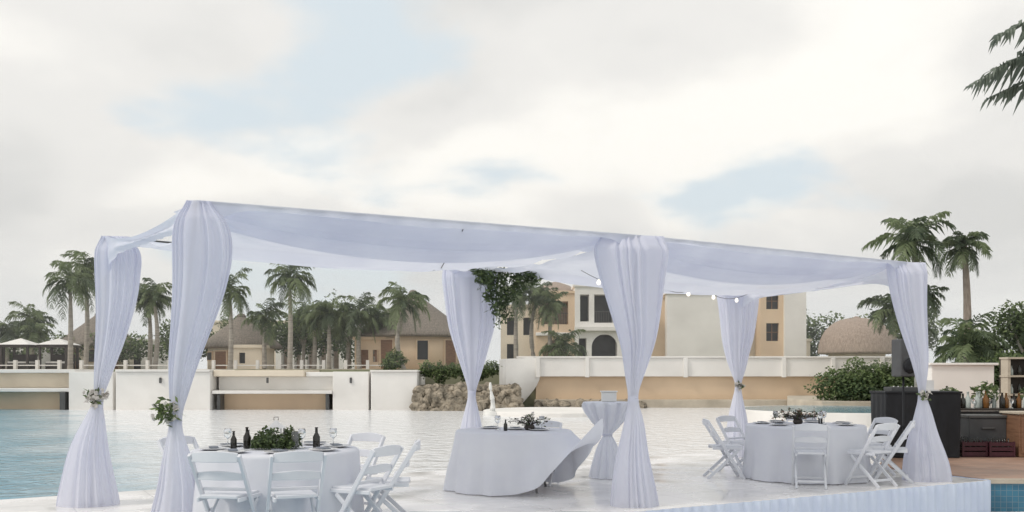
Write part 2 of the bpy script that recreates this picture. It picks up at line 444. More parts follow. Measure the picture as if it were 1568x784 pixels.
ka=curtain(P['a'],[(3,.10,.10),(2.95,.12,.20),(2.8,.14,.25),(2.35,.10,.22),(1.77,0,.145),(1.4,-.06,.085),(1.15,-.11,.04),(.95,-.14,.11),(.68,-.19,.19),(.3,-.22,.27),(0,-.23,.33)],2,1.15)
kB=curtain(P['B'],[(3,0,.30),(2.95,-.03,.43),(2.8,-.03,.44),(2.35,-.01,.34),(2.0,0,.26),(1.77,0,.195),(1.4,-.03,.10),(1.18,-.04,.042),(.98,-.02,.10),(.6,-.02,.17),(.3,-.02,.23),(0,-.02,.275)],3,1.18,.36)
kC=curtain(P['C'],[(3,0,.29),(2.95,0,.31),(2.5,.06,.26),(2.1,.12,.205),(1.6,.19,.12),(1.17,.23,.04),(.98,.24,.10),(.67,.25,.18),(.35,.29,.28),(.15,.31,.32),(0,.31,.33)],4,1.17)
kb=curtain(P['b'],[(3,-.02,.38),(2.9,-.02,.42),(2.15,.04,.34),(1.85,.04,.25),(1.58,.03,.17),(1.18,.02,.04),(.73,0,.15),(.3,0,.22),(0,0,.25)],5,1.18)
kc=curtain(P['c'],[(3,.03,.38),(2.9,.03,.41),(2.08,.05,.30),(1.6,.05,.17),(1.26,.05,.04),(.68,.02,.17),(.3,.02,.22),(0,.02,.25)],6,1.26)
def flowers(c,n,s,leafy):
    mb=MB()
    for i in range(n):
        p=Vector(c)+Vector((R.gauss(0,s),-.06-abs(R.gauss(0,s*.4)),R.gauss(0,s*.8)))
        if R.random()<leafy: mb.leaf(p,.09,M_leafL if R.random()<.5 else M_leafD,.4)
        else:
            for k in range(5):
                mb.leaf(p+Vector((R.gauss(0,.012),R.gauss(0,.01),R.gauss(0,.012))),.05,M_flower,.8)
    mb.done('flower_tieback')
flowers(ka+Vector((0,0,.05)),60,.055,.5); flowers(kA+Vector((-.05,0,.08)),80,.06,.85)
flowers(kc+Vector((0,0,0)),36,.04,.4); flowers(kC,36,.035,.5)
mb=MB()
cx,cy=-.12,13.3
for s in range(75):
    x0=cx-.38+.86*R.random(); y0=cy+R.gauss(0,.12)
    ln=.10+.74*math.exp(-((x0-cx)/.20)**2)*R.uniform(.5,1)+.12*R.random()
    pts=[]; 
    for k in range(7):
        t=k/6; pts.append((x0+.05*math.sin(t*3+s),y0+.03*math.cos(t*2+s),2.93-ln*t))
    mb.tube(pts,.004,M_leafD,n=4)
    for k in range(int(26*ln)+7):
        t=R.random(); mb.leaf((x0+.05*math.sin(t*3+s)+R.gauss(0,.035),y0+R.gauss(0,.04),2.93-ln*t),.10,M_leafD if R.random()<.8 else M_leafL,.30)
mb.done('hanging_greenery')
mb=MB(); pts=[]
for i in range(25):
    t=i/24; p=UV(4.9+4.3*t,1.2+1.6*t); pts.append((p.x,p.y,2.76-.12*math.sin(math.pi*((t*3)%1))))
mb.tube(pts,.004,M_rail,n=5)
for i in range(2,24,4):
    p=pts[i]; mb.lathe([(.008,0),(.022,-.02),(.028,-.045),(.016,-.065),(.002,-.07)],M_bulb,c=p,n=10)
mb.done('string_lights')

# ---------------------------------------------------------------- tables
def folds(t,seed):
    return .5*math.sin(11*t+seed)+.3*math.sin(19*t+seed*2.3)+.25*math.sin(7*t-seed)
def round_table(cx,cy,RR,h,seed,lift=None,name='round_banquet_table'):
    e=empty(name,(cx,cy,0))
    mb=MB(); n=260; v=[(0,0,h+.004)];f=[]
    rings=[]
    for k in range(1,7): rings.append(('top',k/6))
    for k in range(1,45): rings.append(('drop',k/44))
    for kind,s in rings:
        for j in range(n):
            t=2*math.pi*j/n
            if kind=='top':
                r=RR*s; x=r*math.cos(t); y=r*math.sin(t); z=h+.004-.004*s**8
            else:
                fo=folds(t,seed)
                r=RR+.012+.10*s*.5+.055*fo*min(1,s*1.6)*s**.4; z=h-(h-.012)*s
                x=r*math.cos(t); y=r*math.sin(t)
                if lift:
                    # the breeze lifts part of the drop like a sail
                    dt=(t-lift[0]+math.pi)%(2*math.pi)-math.pi
                    L_=math.exp(-(abs(dt)/lift[1])**2.0) 
                    r2=RR+.46*math.sin(s*math.pi/2)**.9+.02*math.sin(7*t+s*6)*s; z2=h-.20*math.sin(s*math.pi)*(1-.3*s)+.17*s**2.2
                    x=x*(1-L_)+r2*math.cos(t)*L_; y=y*(1-L_)+r2*math.sin(t)*L_; z=z*(1-L_)+z2*L_
                    x+=-.07*s*(1-L_)*max(0,-math.cos(t))
            v.append((x,y,z))
    for j in range(n): f.append((0,1+j,1+(j+1)%n))
    for i in range(len(rings)-1):
        for j in range(n): a=1+i*n; f.append((a+j,a+n+j,a+n+(j+1)%n,a+(j+1)%n))
    mb.add(v,f,M_cloth,True); mb.done('tablecloth',e)
    m=MB(); m.lathe([(RR-.01,-.03),(RR-.01,-.004)],M_wood,c=(0,0,h),n=48)
    for a in range(4):
        t=a*math.pi/2+.6; m.tube([(.45*RR*math.cos(t),.45*RR*math.sin(t),h-.03),(.7*RR*math.cos(t),.7*RR*math.sin(t),0)],.015,M_pole)
    m.done('table_frame',e)
    return e
T1=(-2.22,8.9); T2=(0.02,12.0); T3=(4.12,13.3)
round_table(*T1,.76,.75,1.1); round_table(*T2,.72,.75,2.7,lift=(-.42,.56)); round_table(*T3,.80,.75,4.4)

e=empty('cocktail_table',(1.34,13.3,0))
mb=MB(); n=120
prof=[(.0,1.07),(.33,1.07),(.345,1.06),(.34,1.02),(.30,.93),(.22,.80),(.13,.69),(.065,.62),(.06,.59),(.10,.52),(.15,.40),(.19,.25),(.225,.1),(.24,.01)]
v=[];f=[]
for k,(r,z) in enumerate(prof):
    for j in range(n):
        t=2*math.pi*j/n; a=0 if k<3 else .09
        rr=r*(1+a*math.sin(12*t+k*.1)+a*.5*math.sin(23*t)); zz_=z+(.05*math.sin(4*t) if 3<=k<5 else 0)*.4
        v.append((rr*math.cos(t),rr*math.sin(t),zz_))
for i in range(len(prof)-1):
    for j in range(n): f.append((i*n+j,i*n+(j+1)%n,(i+1)*n+(j+1)%n,(i+1)*n+j))
mb.add(v,f,M_cloth,True); mb.done('spandex_cover',e)
mb=MB(); mb.lathe([(.07,.59),(.075,.605),(.07,.62)],M_fabric,n=20); mb.done('tie_band',e)
mb=MB(); mb.box(-.1,.1,-.08,.08,0,.13,M_marble); mb.box(-.115,.115,-.095,.095,.132,.15,M_marble); mb.done('gift_box',bevel=.004,loc=(1.36,13.28,1.075))

# tableware
def bottle(x,y,z,s=1,m=None):
    mb=MB(); mb.lathe([(.03*s,0),(.034*s,.01*s),(.034*s,.11*s),(.014*s,.15*s),(.012*s,.19*s),(.015*s,.192*s),(.015*s,.2*s)],m or M_bottle,n=14); mb.done('wine_bottle',loc=(x,y,z))
def plate(x,y,z):
    mb=MB(); mb.lathe([(.05,0),(.09,.004),(.14,.018),(.138,.02),(.09,.008),(.01,.006)],M_plate,n=28)
    mb.box(-.04,.04,-.1,.1,.021,.03,M_napkin); mb.done('place_setting',loc=(x,y,z),rz=R.random()*3)
def goblet(x,y,z):
    mb=MB(); mb.lathe([(.035,0),(.034,.003),(.005,.01),(.005,.08),(.03,.1),(.038,.14),(.033,.18)],M_glass,n=14); mb.done('wine_glass',loc=(x,y,z))
zt=.757
for i in range(8):
    a=i*math.pi/4+.3; plate(T1[0]+.56*math.cos(a),T1[1]+.56*math.sin(a),zt)
for px,py,s in ((-.37,-.1,.85),(-.28,.02,1),(.38,.0,1.0),(-.33,.25,.8)): bottle(T1[0]+px,T1[1]+py,zt,s)
for px,py in ((.22,.1),(-.15,.25),(.5,.2),(-.5,.15)): goblet(T1[0]+px,T1[1]+py,zt)
e=empty('lantern_centerpiece',(T1[0],T1[1],zt))
mb=MB()
mb.box(-.07,.07,-.07,.07,0,.012,M_plate)
for sx_ in (-1,1):
    for sy in (-1,1): mb.box(sx_*.06-.006,sx_*.06+.006,sy*.06-.006,sy*.06+.006,.012,.19,M_plate)
mb.add([(-.075,-.075,.19),(.075,-.075,.19),(.075,.075,.19),(-.075,.075,.19),(0,0,.27)],[(0,1,4),(1,2,4),(2,3,4),(3,0,4),(3,2,1,0)],M_plate)
mb.tube([(-.02,0,.265),(-.02,0,.295),(.02,0,.295),(.02,0,.265)],.004,M_rattan,n=6); mb.done('lantern',e)
mb=MB(); mb.lathe([(.025,.012),(.025,.09),(.004,.1)],M_marble,n=12); mb.done('candle',e)
mb=MB()
for i in range(1400):
    a=R.random()*6.28; r=.08+.15*R.random(); mb.leaf((r*math.cos(a),r*math.sin(a),.015+.13*R.random()*(1.2-abs(r-.13)*6)*(1+.4*math.sin(a*3))),.045,M_leafL if R.random()<.3 else M_leafD,.5)
mb.done('greenery_wreath',e)
mb=MB(); mb.lathe([(.03,0),(.032,.16),(.029,.16),(.027,.01)],M_glass,n=16); mb.lathe([(.018,.012),(.018,.08)],M_marble,n=12); mb.done('hurricane_candle',loc=(T1[0]+.19,T1[1]-.05,zt))
bottle(T2[0]-.10,T2[1]-.3,zt,.7)
for x_,y_ in ((.02,.0),(.32,-.2),(-.3,.2)): plate(T2[0]+x_,T2[1]+y_,zt)
def sprays(loc,w_,n,h,ms,name='dried_flower_arrangement'):
    mb=MB(); mb.lathe([(.05,0),(.07,.03),(.06,.06),(.05,.065)],M_rattan,n=16)
    for k in range(n):
        a=R.random()*6.28; r=w_*R.random()**.6; hh=h*R.uniform(.5,1)
        p=[(0,0,.05),(r*.4*math.cos(a),r*.3*math.sin(a),hh*.7),(r*math.cos(a),r*.5*math.sin(a),hh*R.uniform(.6,1))]
        mb.tube(p,.003,M_rattan,n=4)
        for q in range(5): mb.leaf(Vector(p[2])+Vector((R.gauss(0,.02),R.gauss(0,.02),R.gauss(0,.02))),.05,R.choice(ms),.4)
    mb.done(name,loc=loc)
sprays((T2[0]+.2,T2[1]-.1,zt),.26,38,.2,(M_rattan,M_leafD,M_flower))
goblet(T2[0]-.2,T2[1]-.1,zt); goblet(T2[0]+.35,T2[1]-.25,zt)
sprays((T3[0]-.1,T3[1],zt),.36,60,.22,(M_wood,M_leafD,M_rattan))
for i in range(7):
    a=i*.9+.2; plate(T3[0]+.58*math.cos(a),T3[1]+.58*math.sin(a),zt)
for px,py in ((.3,.1),(-.4,.05),(.15,-.2)): goblet(T3[0]+px,T3[1]+py,zt)
bottle(T3[0]+.25,T3[1]+.1,zt,.9)

# ---------------------------------------------------------------- folding chairs
def chair(x,y,face,tilt=0,z=0):
    mb=MB(); m=M_chair
    for s in (-1,1):
        mb.bar((s*.215,-.27,.80),(s*.205,.23,0),.028,.042,m)
        mb.bar((s*.178,.16,.40),(s*.178,-.27,0),.026,.040,m)
        mb.bar((s*.178,-.2,.425),(s*.178,.22,.425),.022,.035,m)
    def back(z): return -.27+(.80-z)*(.5/.80)
    mb.box(-.165,.165,-.20,.215,.435,.462,m)
    for (za,zb,th) in ((.74,.815,.024),(.585,.645,.02)):
        v=[];f=[]; K=10
        for i in range(K+1):
            t=i/K; xx=-.20+.40*t; bow=-.035*math.sin(math.pi*t); ar=.018*math.sin(math.pi*t)
            for (zz2,yy) in ((za,0),(za,th),(zb+ar,th),(zb+ar,0)): v.append((xx,back((za+zb)/2)+bow+yy-th/2,zz2))
        for i in range(K):
            for q in range(4): f.append((i*4+q,i*4+(q+1)%4,(i+1)*4+(q+1)%4,(i+1)*4+q))
        f.append((3,2,1,0)); f.append((K*4,K*4+1,K*4+2,K*4+3)); mb.add(v,f,m,False)
    mb.bar((-.195,.17,.10),(.195,.17,.10),.03,.022,m,side=Vector((0,0,1)))
    mb.bar((-.17,-.20,.09),(.17,-.20,.09),.03,.022,m,side=Vector((0,0,1)))
    mb.bar((-.195,back(.47),.50),(.195,back(.47),.50),.03,.02,m,side=Vector((0,0,1)))
    o=mb.done('folding_chair',bevel=.006,loc=(x,y,z),rz=rad(face-90))
    o.rotation_euler[0]=rad(tilt)
    return o
def around(T,r,ang,dface=0): 
    a=rad(ang); chair(T[0]+r*math.cos(a),T[1]+r*math.sin(a),ang+180+dface)
for ang,r in ((-99,.98),(-68,1.02),(-27,1.0),(4,1.05),(60,1.1),(150,1.1)): around(T1,r,ang)
for ang,r in ((-104,1.1),(-58,1.08),(178,1.12),(130,1.1),(20,1.15),(75,1.1)): around(T3,r,ang)
chair(5.15,12.85,160,0)
chair(T2[0]+.35,T2[1]+.55,-110)

# ---------------------------------------------------------------- right terrace equipment
e=empty('dj_booth',(7.2,16.9,0))
mb=MB(); v=[];f=[]
pts=[]
for (x0,y0,x1,y1,k) in ((-.66,-.35,.66,-.35,60),(.66,-.35,.66,.35,30),(.66,.35,-.66,.35,60),(-.66,.35,-.66,-.35,30)):
    for i in range(k): t=i/k; pts.append((x0+(x1-x0)*t,y0+(y1-y0)*t))
n=len(pts)
for z in (1.12,.6,.0):
    for i,(x,y) in enumerate(pts):
        q=1+(.03*math.sin(i*.7)*(1.12-z)); v.append((x*q,y*q,z))
for k in range(2):
    for i in range(n): f.append((k*n+i,k*n+(i+1)%n,(k+1)*n+(i+1)%n,(k+1)*n+i))
mb.add(v,f,M_black,True); mb.done('black_drape',e)
mb=MB(); mb.box(-.68,.68,-.37,.37,1.122,1.16,M_black); mb.done('booth_top',e,bevel=.01)
mb=MB(); mb.box(-.3,.2,-.2,.15,0,.07,M_grey)
for k in range(5): mb.lathe([(.012,.07),(.01,.09)],M_plate,c=(-.22+.08*k,-.1,0),n=10)
mb.lathe([(.07,.07),(.07,.078)],M_rail,c=(-.15,.03,0),n=20); mb.done('dj_mixer',bevel=.006,loc=(7.0,16.9,1.162))
mb=MB(); mb.box(-.13,.13,-.1,.1,0,.02,M_plate); mb.box(-.13,.13,.09,.1,.02,.19,M_plate); mb.done('laptop',loc=(7.45,16.9,1.162))
e=empty('loudspeaker',(6.62,16.0,0),rz=rad(15))
mb=MB(); prism(mb,[(-.17,-.16),(.17,-.16),(.12,.16),(-.12,.16)],1.42,2.05,M_grey); mb.done('cabinet',e,bevel=.02)
mb=MB(); mb.lathe([(.12,0),(.13,.012),(.03,.004)],M_black,T=Matrix.Translation((0,-.162,1.6))@Matrix.Rotation(rad(90),4,'X'),n=24)
mb.lathe([(.05,0),(.06,.01),(.02,.004)],M_black,T=Matrix.Translation((0,-.162,1.9))@Matrix.Rotation(rad(90),4,'X'),n=24); mb.done('drivers',e)
mb=MB(); mb.tube([(0,0,.1),(0,0,1.42)],.018,M_black)
for a in range(3):
    t=a*2.094+.5; mb.tube([(0,0,.6),(.42*math.cos(t),.42*math.sin(t),.01)],.012,M_black)
mb.done('stand',e)
def crate(x,y,z,w=.42):
    mb=MB()
    mb.box(-w/2,w/2,-.15,.15,0,.02,M_crate)
    for s in (-1,1):
        for k in range(3):
            mb.box(-w/2,w/2,s*.15-.008,s*.15+.008,.02+k*.085,.085+k*.085,M_crate)
            mb.box(s*w/2-.008,s*w/2+.008,-.14,.14,.02+k*.085,.085+k*.085,M_crate)
        for q in (-1,1): mb.box(s*w/2-.02,s*w/2+.012,q*.15-.012,q*.15+.012,0,.27,M_crate)
    for a in range(4):
        for b in range(2): mb.lathe([(.03,.02),(.03,.2),(.012,.25),(.012,.32)],M_bottle,c=(-.15+.1*a,-.06+.12*b,0),n=10)
    mb.done('bottle_crate',loc=(x,y,z))
crate(8.2,16.9,0); crate(8.66,16.85,0); crate(8.2,17.3,.0)
mb=MB(); mb.box(-.34,.34,-.22,.22,0,.5,M_grey); mb.box(-.36,.36,-.24,.24,.503,.56,M_rail); mb.box(-.12,.12,-.25,-.222,.3,.34,M_rail)
for s in (-.3,.3):
    for q in (-.18,.18): mb.box(s-.03,s+.03,q-.03,q+.03,-.16,0,M_rail)
mb.done('cooler_box',bevel=.015,loc=(8.62,17.35,.16))
mb=MB(); mb.box(-.7,.7,-.3,.3,0,.75,M_wood); mb.box(-.73,.73,-.33,.33,.752,.79,M_sand)
for k in (-1,0,1): mb.box(k*.46-.21,k*.46+.21,-.318,-.302,.06,.7,M_wood); 
for k in (-1,0,1): mb.tube([(k*.46+.15,-.34,.35),(k*.46+.15,-.34,.45)],.008,M_pole,n=6)
mb.done('bar_cabinet',bevel=.006,loc=(9.66,17.0,0))
mb=MB(); mb.box(-1.3,1.3,-.3,.3,.76,.8,M_rattan)
for s in (-1.2,0,1.2):
    for q in (-.25,.25): mb.box(s-.03,s+.03,q-.03,q+.03,0,.76,M_rattan)
mb.box(-1.25,1.25,-.2,-.17,0.1,.75,M_grey)
mb.done('bar_table',loc=(9.7,18.4,0))
M_amber=mat('amber_glass',(.22,.10,.03),(.16,.07,.02),rough=.15); M_clearb=mat('pale_glass',(.55,.6,.58),(.45,.5,.48),rough=.1)
for k in range(26):
    x=8.5+.092*k; y=18.4+R.gauss(0,.1)
    if k%4!=1: bottle(x,y,.802,R.uniform(1.2,1.7),R.choice((M_bottle,M_amber,M_clearb)))
    else: goblet(x,y,.802)
def potted(x,y,z,s,n=160):
    mb=MB(); mb.lathe([(.07*s,0),(.1*s,.16*s),(.11*s,.16*s),(.09*s,.15*s)],M_rattan,n=16)
    for k in range(n):
        a=R.random()*6.28; t=R.random()**.6; r=.22*s*t
        mb.leaf((r*math.cos(a),r*math.sin(a),.17*s+.3*s*R.random()*(1.1-t*.5)),.12*s,M_leafL if R.random()<.4 else M_leafD,.35)
    mb.done('potted_plant',loc=(x,y,z))
for x,z,s in ((8.6,.8,.9),(9.3,.8,1.1),(10.2,.8,1.0),(10.7,.8,1.3)): potted(x,18.6,z,s)
potted(8.0,18.8,0,2.2,300)
mb=MB()
for s in (-.9,0,.9): mb.box(s-.03,s+.03,-.15,.15,0,1.82,M_sand)
for z in (.5,1.0,1.4,1.79): mb.box(-.95,.95,-.18,.18,z,z+.04,M_sand)
mb.box(-.95,.95,.155,.17,.9,1.8,M_rattan)
mb.done('bar_shelf',loc=(11.6,20.5,0))
for z in (1.045,1.445):
    for k in range(10): bottle(10.8+.17*k,20.45,z,1.25 if k%2 else 1.0,R.choice((M_bottle,M_amber,M_clearb)))
mb=MB(); mb.box(13.4,15.4,30.2,30.6,0,1.75,M_white); mb.box(13.3,15.5,30.1,30.7,1.752,1.83,M_white); mb.box(15.6,24,30.4,30.8,0,1.0,M_white); mb.done('garden_wall',bevel=.02)

# ---------------------------------------------------------------- trees
def palm(x,y,z0,zc,r,nf=24,lean=(0,0),mats=None,tr=.13,shaft=True,stiff=1.0,name='palm_tree',nl=22,lw=.07,extra=None,tmat=None,up_=0):
    mats=mats or (M_palmL,M_palmD)
    mb=MB(); pts=[];rs=[]; hgt=zc-z0
    bl=(R.gauss(0,.12),R.gauss(0,.12))
    for k in range(13):
        t=k/12; pts.append((x+lean[0]*t*t+bl[0]*math.sin(t*3),y+lean[1]*t*t+bl[1]*math.sin(t*3),z0+hgt*t)); rs.append(tr*(1.25-.55*t+.12*math.sin(t*math.pi)+(.25 if k==0 else 0)+.03*(k%2)))
    mb.tube(pts,rs,tmat or M_trunk,n=10)
    top=Vector(pts[-1])
    if shaft: mb.tube([top-Vector((0,0,.1)),top+Vector((0,0,.35)),top+Vector((0,0,.75))],[rs[-1]*1.1,rs[-1]*1.15,rs[-1]*.4],M_shaft,n=10); top=top+Vector((0,0,.55))
    fr=[]
    wnd=R.uniform(-.25,.25)
    for i in range(nf):
        az=i*2.39996+R.uniform(-.35,.35); q=(i+.5)/nf
        el=rad(-40+125*q+R.uniform(-18,18)+up_)
        fr.append((az,min(el,rad(88)),r*R.uniform(.65,1.2)*1.25,None))
    if extra: fr+=extra
    for az,el,ln,dr_ in fr:
        hd=Vector((math.cos(az),math.sin(az),0)); sd=Vector((-math.sin(az),math.cos(az),0))
        p=top.copy(); K=10; rp=[p.copy()]; ang=el; droop=(1.35+R.random()*.9)/stiff if dr_ is None else dr_
        for k in range(K):
            ang=max(-1.45,ang-droop/K*(.4+1.2*k/K)); p=p+(hd*math.cos(ang)+Vector((0,0,1))*math.sin(ang))*ln/K+(Vector((wnd*.06*k/K*ln,0,0)) if dr_ is None else Vector()); rp.append(p.copy())
        m=mats[0] if R.random()<.6 else mats[1]
        mb.tube(rp,[.028*(1-.85*k/K)*(r/1.6) for k in range(K+1)],m,n=4)
        nn=nl if dr_ is None else 64
        for k in range(nn):
            t=.14+.86*k/(nn-1); q=t*K; i0=min(K-1,int(q)); pp=rp[i0].lerp(rp[i0+1],q-i0); dd=(rp[i0+1]-rp[i0]).normalized()
            ll=ln*(.30 if dr_ is None else .15)*(math.sin(math.pi*min(1,.18+.78*t))**.6)*R.uniform(.7,1.15)
            for s in (-1,1):
                dr=(sd*s*.75+dd*.6+Vector((0,0,R.uniform(-.7,.35)))).normalized()
                mid=pp+dr*ll*.5; tip=pp+dr*ll+Vector((0,0,-ll*.45)); wv=dd*lw*.5
                mb.add([pp-wv*.5,pp+wv*.5,mid+wv,tip,mid-wv],[(0,1,2,3,4)],m)
    return mb.done(name)
G=1.75
for (x,y,zc,r,kw) in (
  (-27.1,58,6.6,1.75,{}),(-27.3,60.5,7.7,1.6,{}),(-22.7,60,5.9,1.35,{}),(-23.4,61,5.6,1.3,{}),
  (-17.0,57,5.9,1.45,{}),(-13.4,57,6.7,1.75,{}),(-16.2,62,4.7,1.4,{}),
  (-13.2,63,4.6,1.5,{}),(-12.0,62,4.9,1.4,{}),(-11.1,63,4.5,1.5,{}),(-10.0,62,4.9,1.5,{}),(-9.0,63,4.6,1.4,{}),
  (-6.5,57,5.3,1.55,{}),(.3,64,6.2,1.35,{}),(1.7,65,6.5,1.5,{}),(2.6,64,5.6,1.3,{}),
  (3.5,64,3.2,1.5,{'tr':.1,'shaft':False,'up_':12}),(-35.7,70,5.0,1.5,{}),(-33.4,66,3.8,1.3,{}),(-38.5,72,4.2,1.5,{})):
    palm(x,y,G-.1,zc,r,**kw)
palm(17.2,40,0.2,7.0,1.5,nf=28,mats=(M_palmL,M_palmD),tr=.14,shaft=False,lw=.08,lean=(-.2,0),up_=10)
palm(19.1,40,0.2,6.9,1.1,nf=26,tr=.15,shaft=False,tmat=M_thatch2,lw=.07)
palm(18.0,42,.2,4.9,1.0,nf=18,shaft=False,mats=(M_palmD,M_palmL),tr=.1,lean=(.3,0))
palm(20.5,51,1.0,4.9,1.5,nf=26,shaft=False,mats=(M_palmD,M_palmL),tr=.1,up_=8)
palm(22.0,52,1.0,4.0,1.3,nf=26,shaft=False,mats=(M_palmD,M_palmL),tr=.1,up_=8)
palm(16.8,35,0,2.4,1.4,nf=26,shaft=False,tr=.12,up_=10)
palm(21.2,36,0,2.6,1.4,nf=26,shaft=False,tr=.12,up_=10)
M_near=mat('grey_frond',(.24,.28,.23),(.15,.18,.15),rough=.5,trans=.35)
palm(11.1,14.2,0,6.1,2.3,nf=14,shaft=False,tr=.16,nl=40,lw=.07,stiff=1.5,mats=(M_near,M_near),
     extra=[(rad(180),rad(20),4.35,1.0),(rad(184),rad(30),4.15,1.05),(rad(177),rad(8),3.9,.6)])

def clump(name,blobs,n,size,dens=None,trunk=None):
    mb=MB()
    if trunk:
        for t in trunk: 
            mb.tube(t[0],t[1],M_trunk,n=8)
    vol=[b[3]*b[4]*b[5] for b in blobs]; tot=sum(vol)
    for b,vv in zip(blobs,vol):
        for k in range(int(n*vv/tot)+20):
            d=Vector((R.gauss(0,1),R.gauss(0,1),R.gauss(0,1))).normalized(); rr=R.random()**.33*R.uniform(.8,1.12)
            if d.z<-.5: rr*=.85
            lump=1+.22*math.sin(d.x*7+b[0])*math.sin(d.z*6+b[2]*2)
            p=(b[0]+d.x*b[3]*rr*lump,b[1]+d.y*b[4]*rr*lump,b[2]+d.z*b[5]*rr*lump)
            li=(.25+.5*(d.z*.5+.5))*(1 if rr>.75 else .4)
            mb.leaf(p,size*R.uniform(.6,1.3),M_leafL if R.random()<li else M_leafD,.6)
    return mb.done(name)
def blobs(x0,x1,y,z0,z1,n,r):
    return [(x0+(x1-x0)*(i+.5)/n+R.gauss(0,r*.15),y+R.gauss(0,r*.3),z0+(z1-z0)*R.uniform(.45,.8),r*R.uniform(.8,1.2),r,(z1-z0)*.5*R.uniform(.7,1.15)) for i in range(n)]
clump('garden_bush',[(15.3,44.5,.8,1.2,1.2,.9),(16.6,44.5,1.15,1.5,1.3,1.05),(18.1,44.5,1.05,1.4,1.2,1.1),(17.1,44,.7,2.4,1.2,.9)],12000,.16)
clump('garden_bush',blobs(18.8,20.5,45,0,1.8,3,.9),3500,.17)
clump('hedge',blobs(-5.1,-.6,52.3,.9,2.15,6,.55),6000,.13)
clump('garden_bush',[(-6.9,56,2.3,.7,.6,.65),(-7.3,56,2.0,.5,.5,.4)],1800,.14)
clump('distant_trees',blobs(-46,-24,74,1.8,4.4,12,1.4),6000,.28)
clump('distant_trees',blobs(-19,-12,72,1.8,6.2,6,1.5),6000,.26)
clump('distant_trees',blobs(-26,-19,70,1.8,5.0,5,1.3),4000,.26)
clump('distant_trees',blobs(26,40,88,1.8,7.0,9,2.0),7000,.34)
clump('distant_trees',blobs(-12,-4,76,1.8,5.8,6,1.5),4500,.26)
def tree(x,y,z0,z1,r,n=4200,size=.17,name='broadleaf_tree'):
    tr=[([(x,y,z0),(x+.05,y,z0+(z1-z0)*.4),(x,y,z0+(z1-z0)*.75)],[.16,.11,.05])]
    bl=[]
    for k in range(7):
        a=k*.9+R.random(); rr=r*.55; c=(x+rr*math.cos(a),y+rr*math.sin(a),z0+(z1-z0)*R.uniform(.5,.8))
        tr.append(([(x+.03,y,z0+(z1-z0)*.35),((x+c[0])/2,(y+c[1])/2,z0+(z1-z0)*.55),c],[.07,.05,.02])); bl.append((*c,r*.5,r*.5,(z1-z0)*.22))
    bl.append((x,y,z1-(z1-z0)*.18,r*.5,r*.5,(z1-z0)*.2))
    clump(name,bl,n,size,trunk=tr)
tree(20.9,38,.2,4.4,1.5); tree(19.6,39.5,.2,3.4,1.2); tree(22.8,40,.2,4.9,1.7)
tree(17.6,33.5,0,2.3,1.0,3000)
tree(-19.0,66,1.75,5.6,1.5); tree(-14.8,67,1.75,6.4,1.5)

# ---------------------------------------------------------------- buildings
def facade(mb,x0,x1,z0,z1,y,ops,m,depth=.5,backm=None,arches=()):
    X=sorted({x0,x1,*[o[0] for o in ops],*[o[1] for o in ops]}); Z=sorted({z0,z1,*[o[2] for o in ops],*[o[3] for o in ops]})
    for a,b in zip(X,X[1:]):
        for c,d_ in zip(Z,Z[1:]):
            mx_,mz=(a+b)/2,(c+d_)/2
            if any(o[0]<mx_<o[1] and o[2]<mz<o[3] for o in ops): continue
            mb.add([(a,y,c),(b,y,c),(b,y,d_),(a,y,d_)],[(0,1,2,3)],m)
    for i,(a,b,c,d_) in enumerate(ops):
        yb=y+depth
        mb.add([(a,y,c),(a,yb,c),(a,yb,d_),(a,y,d_)],[(0,1,2,3)],m); mb.add([(b,y,c),(b,yb,c),(b,yb,d_),(b,y,d_)],[(3,2,1,0)],m)
        mb.add([(a,y,c),(b,y,c),(b,yb,c),(a,yb,c)],[(0,1,2,3)],m); mb.add([(a,y,d_),(b,y,d_),(b,yb,d_),(a,yb,d_)],[(3,2,1,0)],m)
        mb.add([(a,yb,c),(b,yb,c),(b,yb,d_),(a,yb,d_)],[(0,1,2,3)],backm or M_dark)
        if i in arches:
            r=(b-a)/2; cx=(a+b)/2; zc=d_-min(r,(d_-c)*.5)*1.0; hh=d_-zc; yy=y+.003
            K=10
            for s in (-1,1):
                vs=[(cx+s*r,yy,d_)]
                for k in range(K+1):
                    t=math.pi/2*k/K; vs.append((cx+s*r*math.sin(t),yy,zc+hh*math.cos(t)))
                mb.add(vs,[(0,k,k+1) for k in range(1,K+1)],m)
def block(parent,x0,x1,y0,y1,z0,z1,ops,m,nm='walls',depth=.6,backm=None,arches=(),roof=True,cap=None):
    mb=MB(); facade(mb,x0,x1,z0,z1,y0,ops,m,depth,backm,arches)
    mb.add([(x0,y0,z0),(x0,y1,z0),(x0,y1,z1),(x0,y0,z1)],[(0,1,2,3)],m); mb.add([(x1,y0,z0),(x1,y1,z0),(x1,y1,z1),(x1,y0,z1)],[(3,2,1,0)],m)
    mb.add([(x0,y1,z0),(x1,y1,z0),(x1,y1,z1),(x0,y1,z1)],[(3,2,1,0)],m); mb.add([(x0,y0,z1),(x1,y0,z1),(x1,y1,z1),(x0,y1,z1)],[(0,1,2,3)],m)
    mb.done(nm,parent)
    if roof:
        mb=MB(); mb.box(x0-.12,x1+.12,y0-.12,y1+.1,z1+.003,z1+.22,cap or m); mb.done('parapet',parent,bevel=.02)
def rail(parent,x0,x1,y,z,h=.9,solid=None):
    mb=MB()
    if solid: mb.box(x0,x1,y-.06,y+.06,z,z+h,solid)
    else:
        mb.box(x0,x1,y-.03,y+.03,z+h-.05,z+h,M_rail)
        n=int((x1-x0)/.18)
        for i in range(n+1): xx=x0+(x1-x0)*i/n; mb.box(xx-.015,xx+.015,y-.015,y+.015,z,z+h-.05,M_rail)
    mb.done('balcony_rail',parent)
ho=empty('resort_hotel')
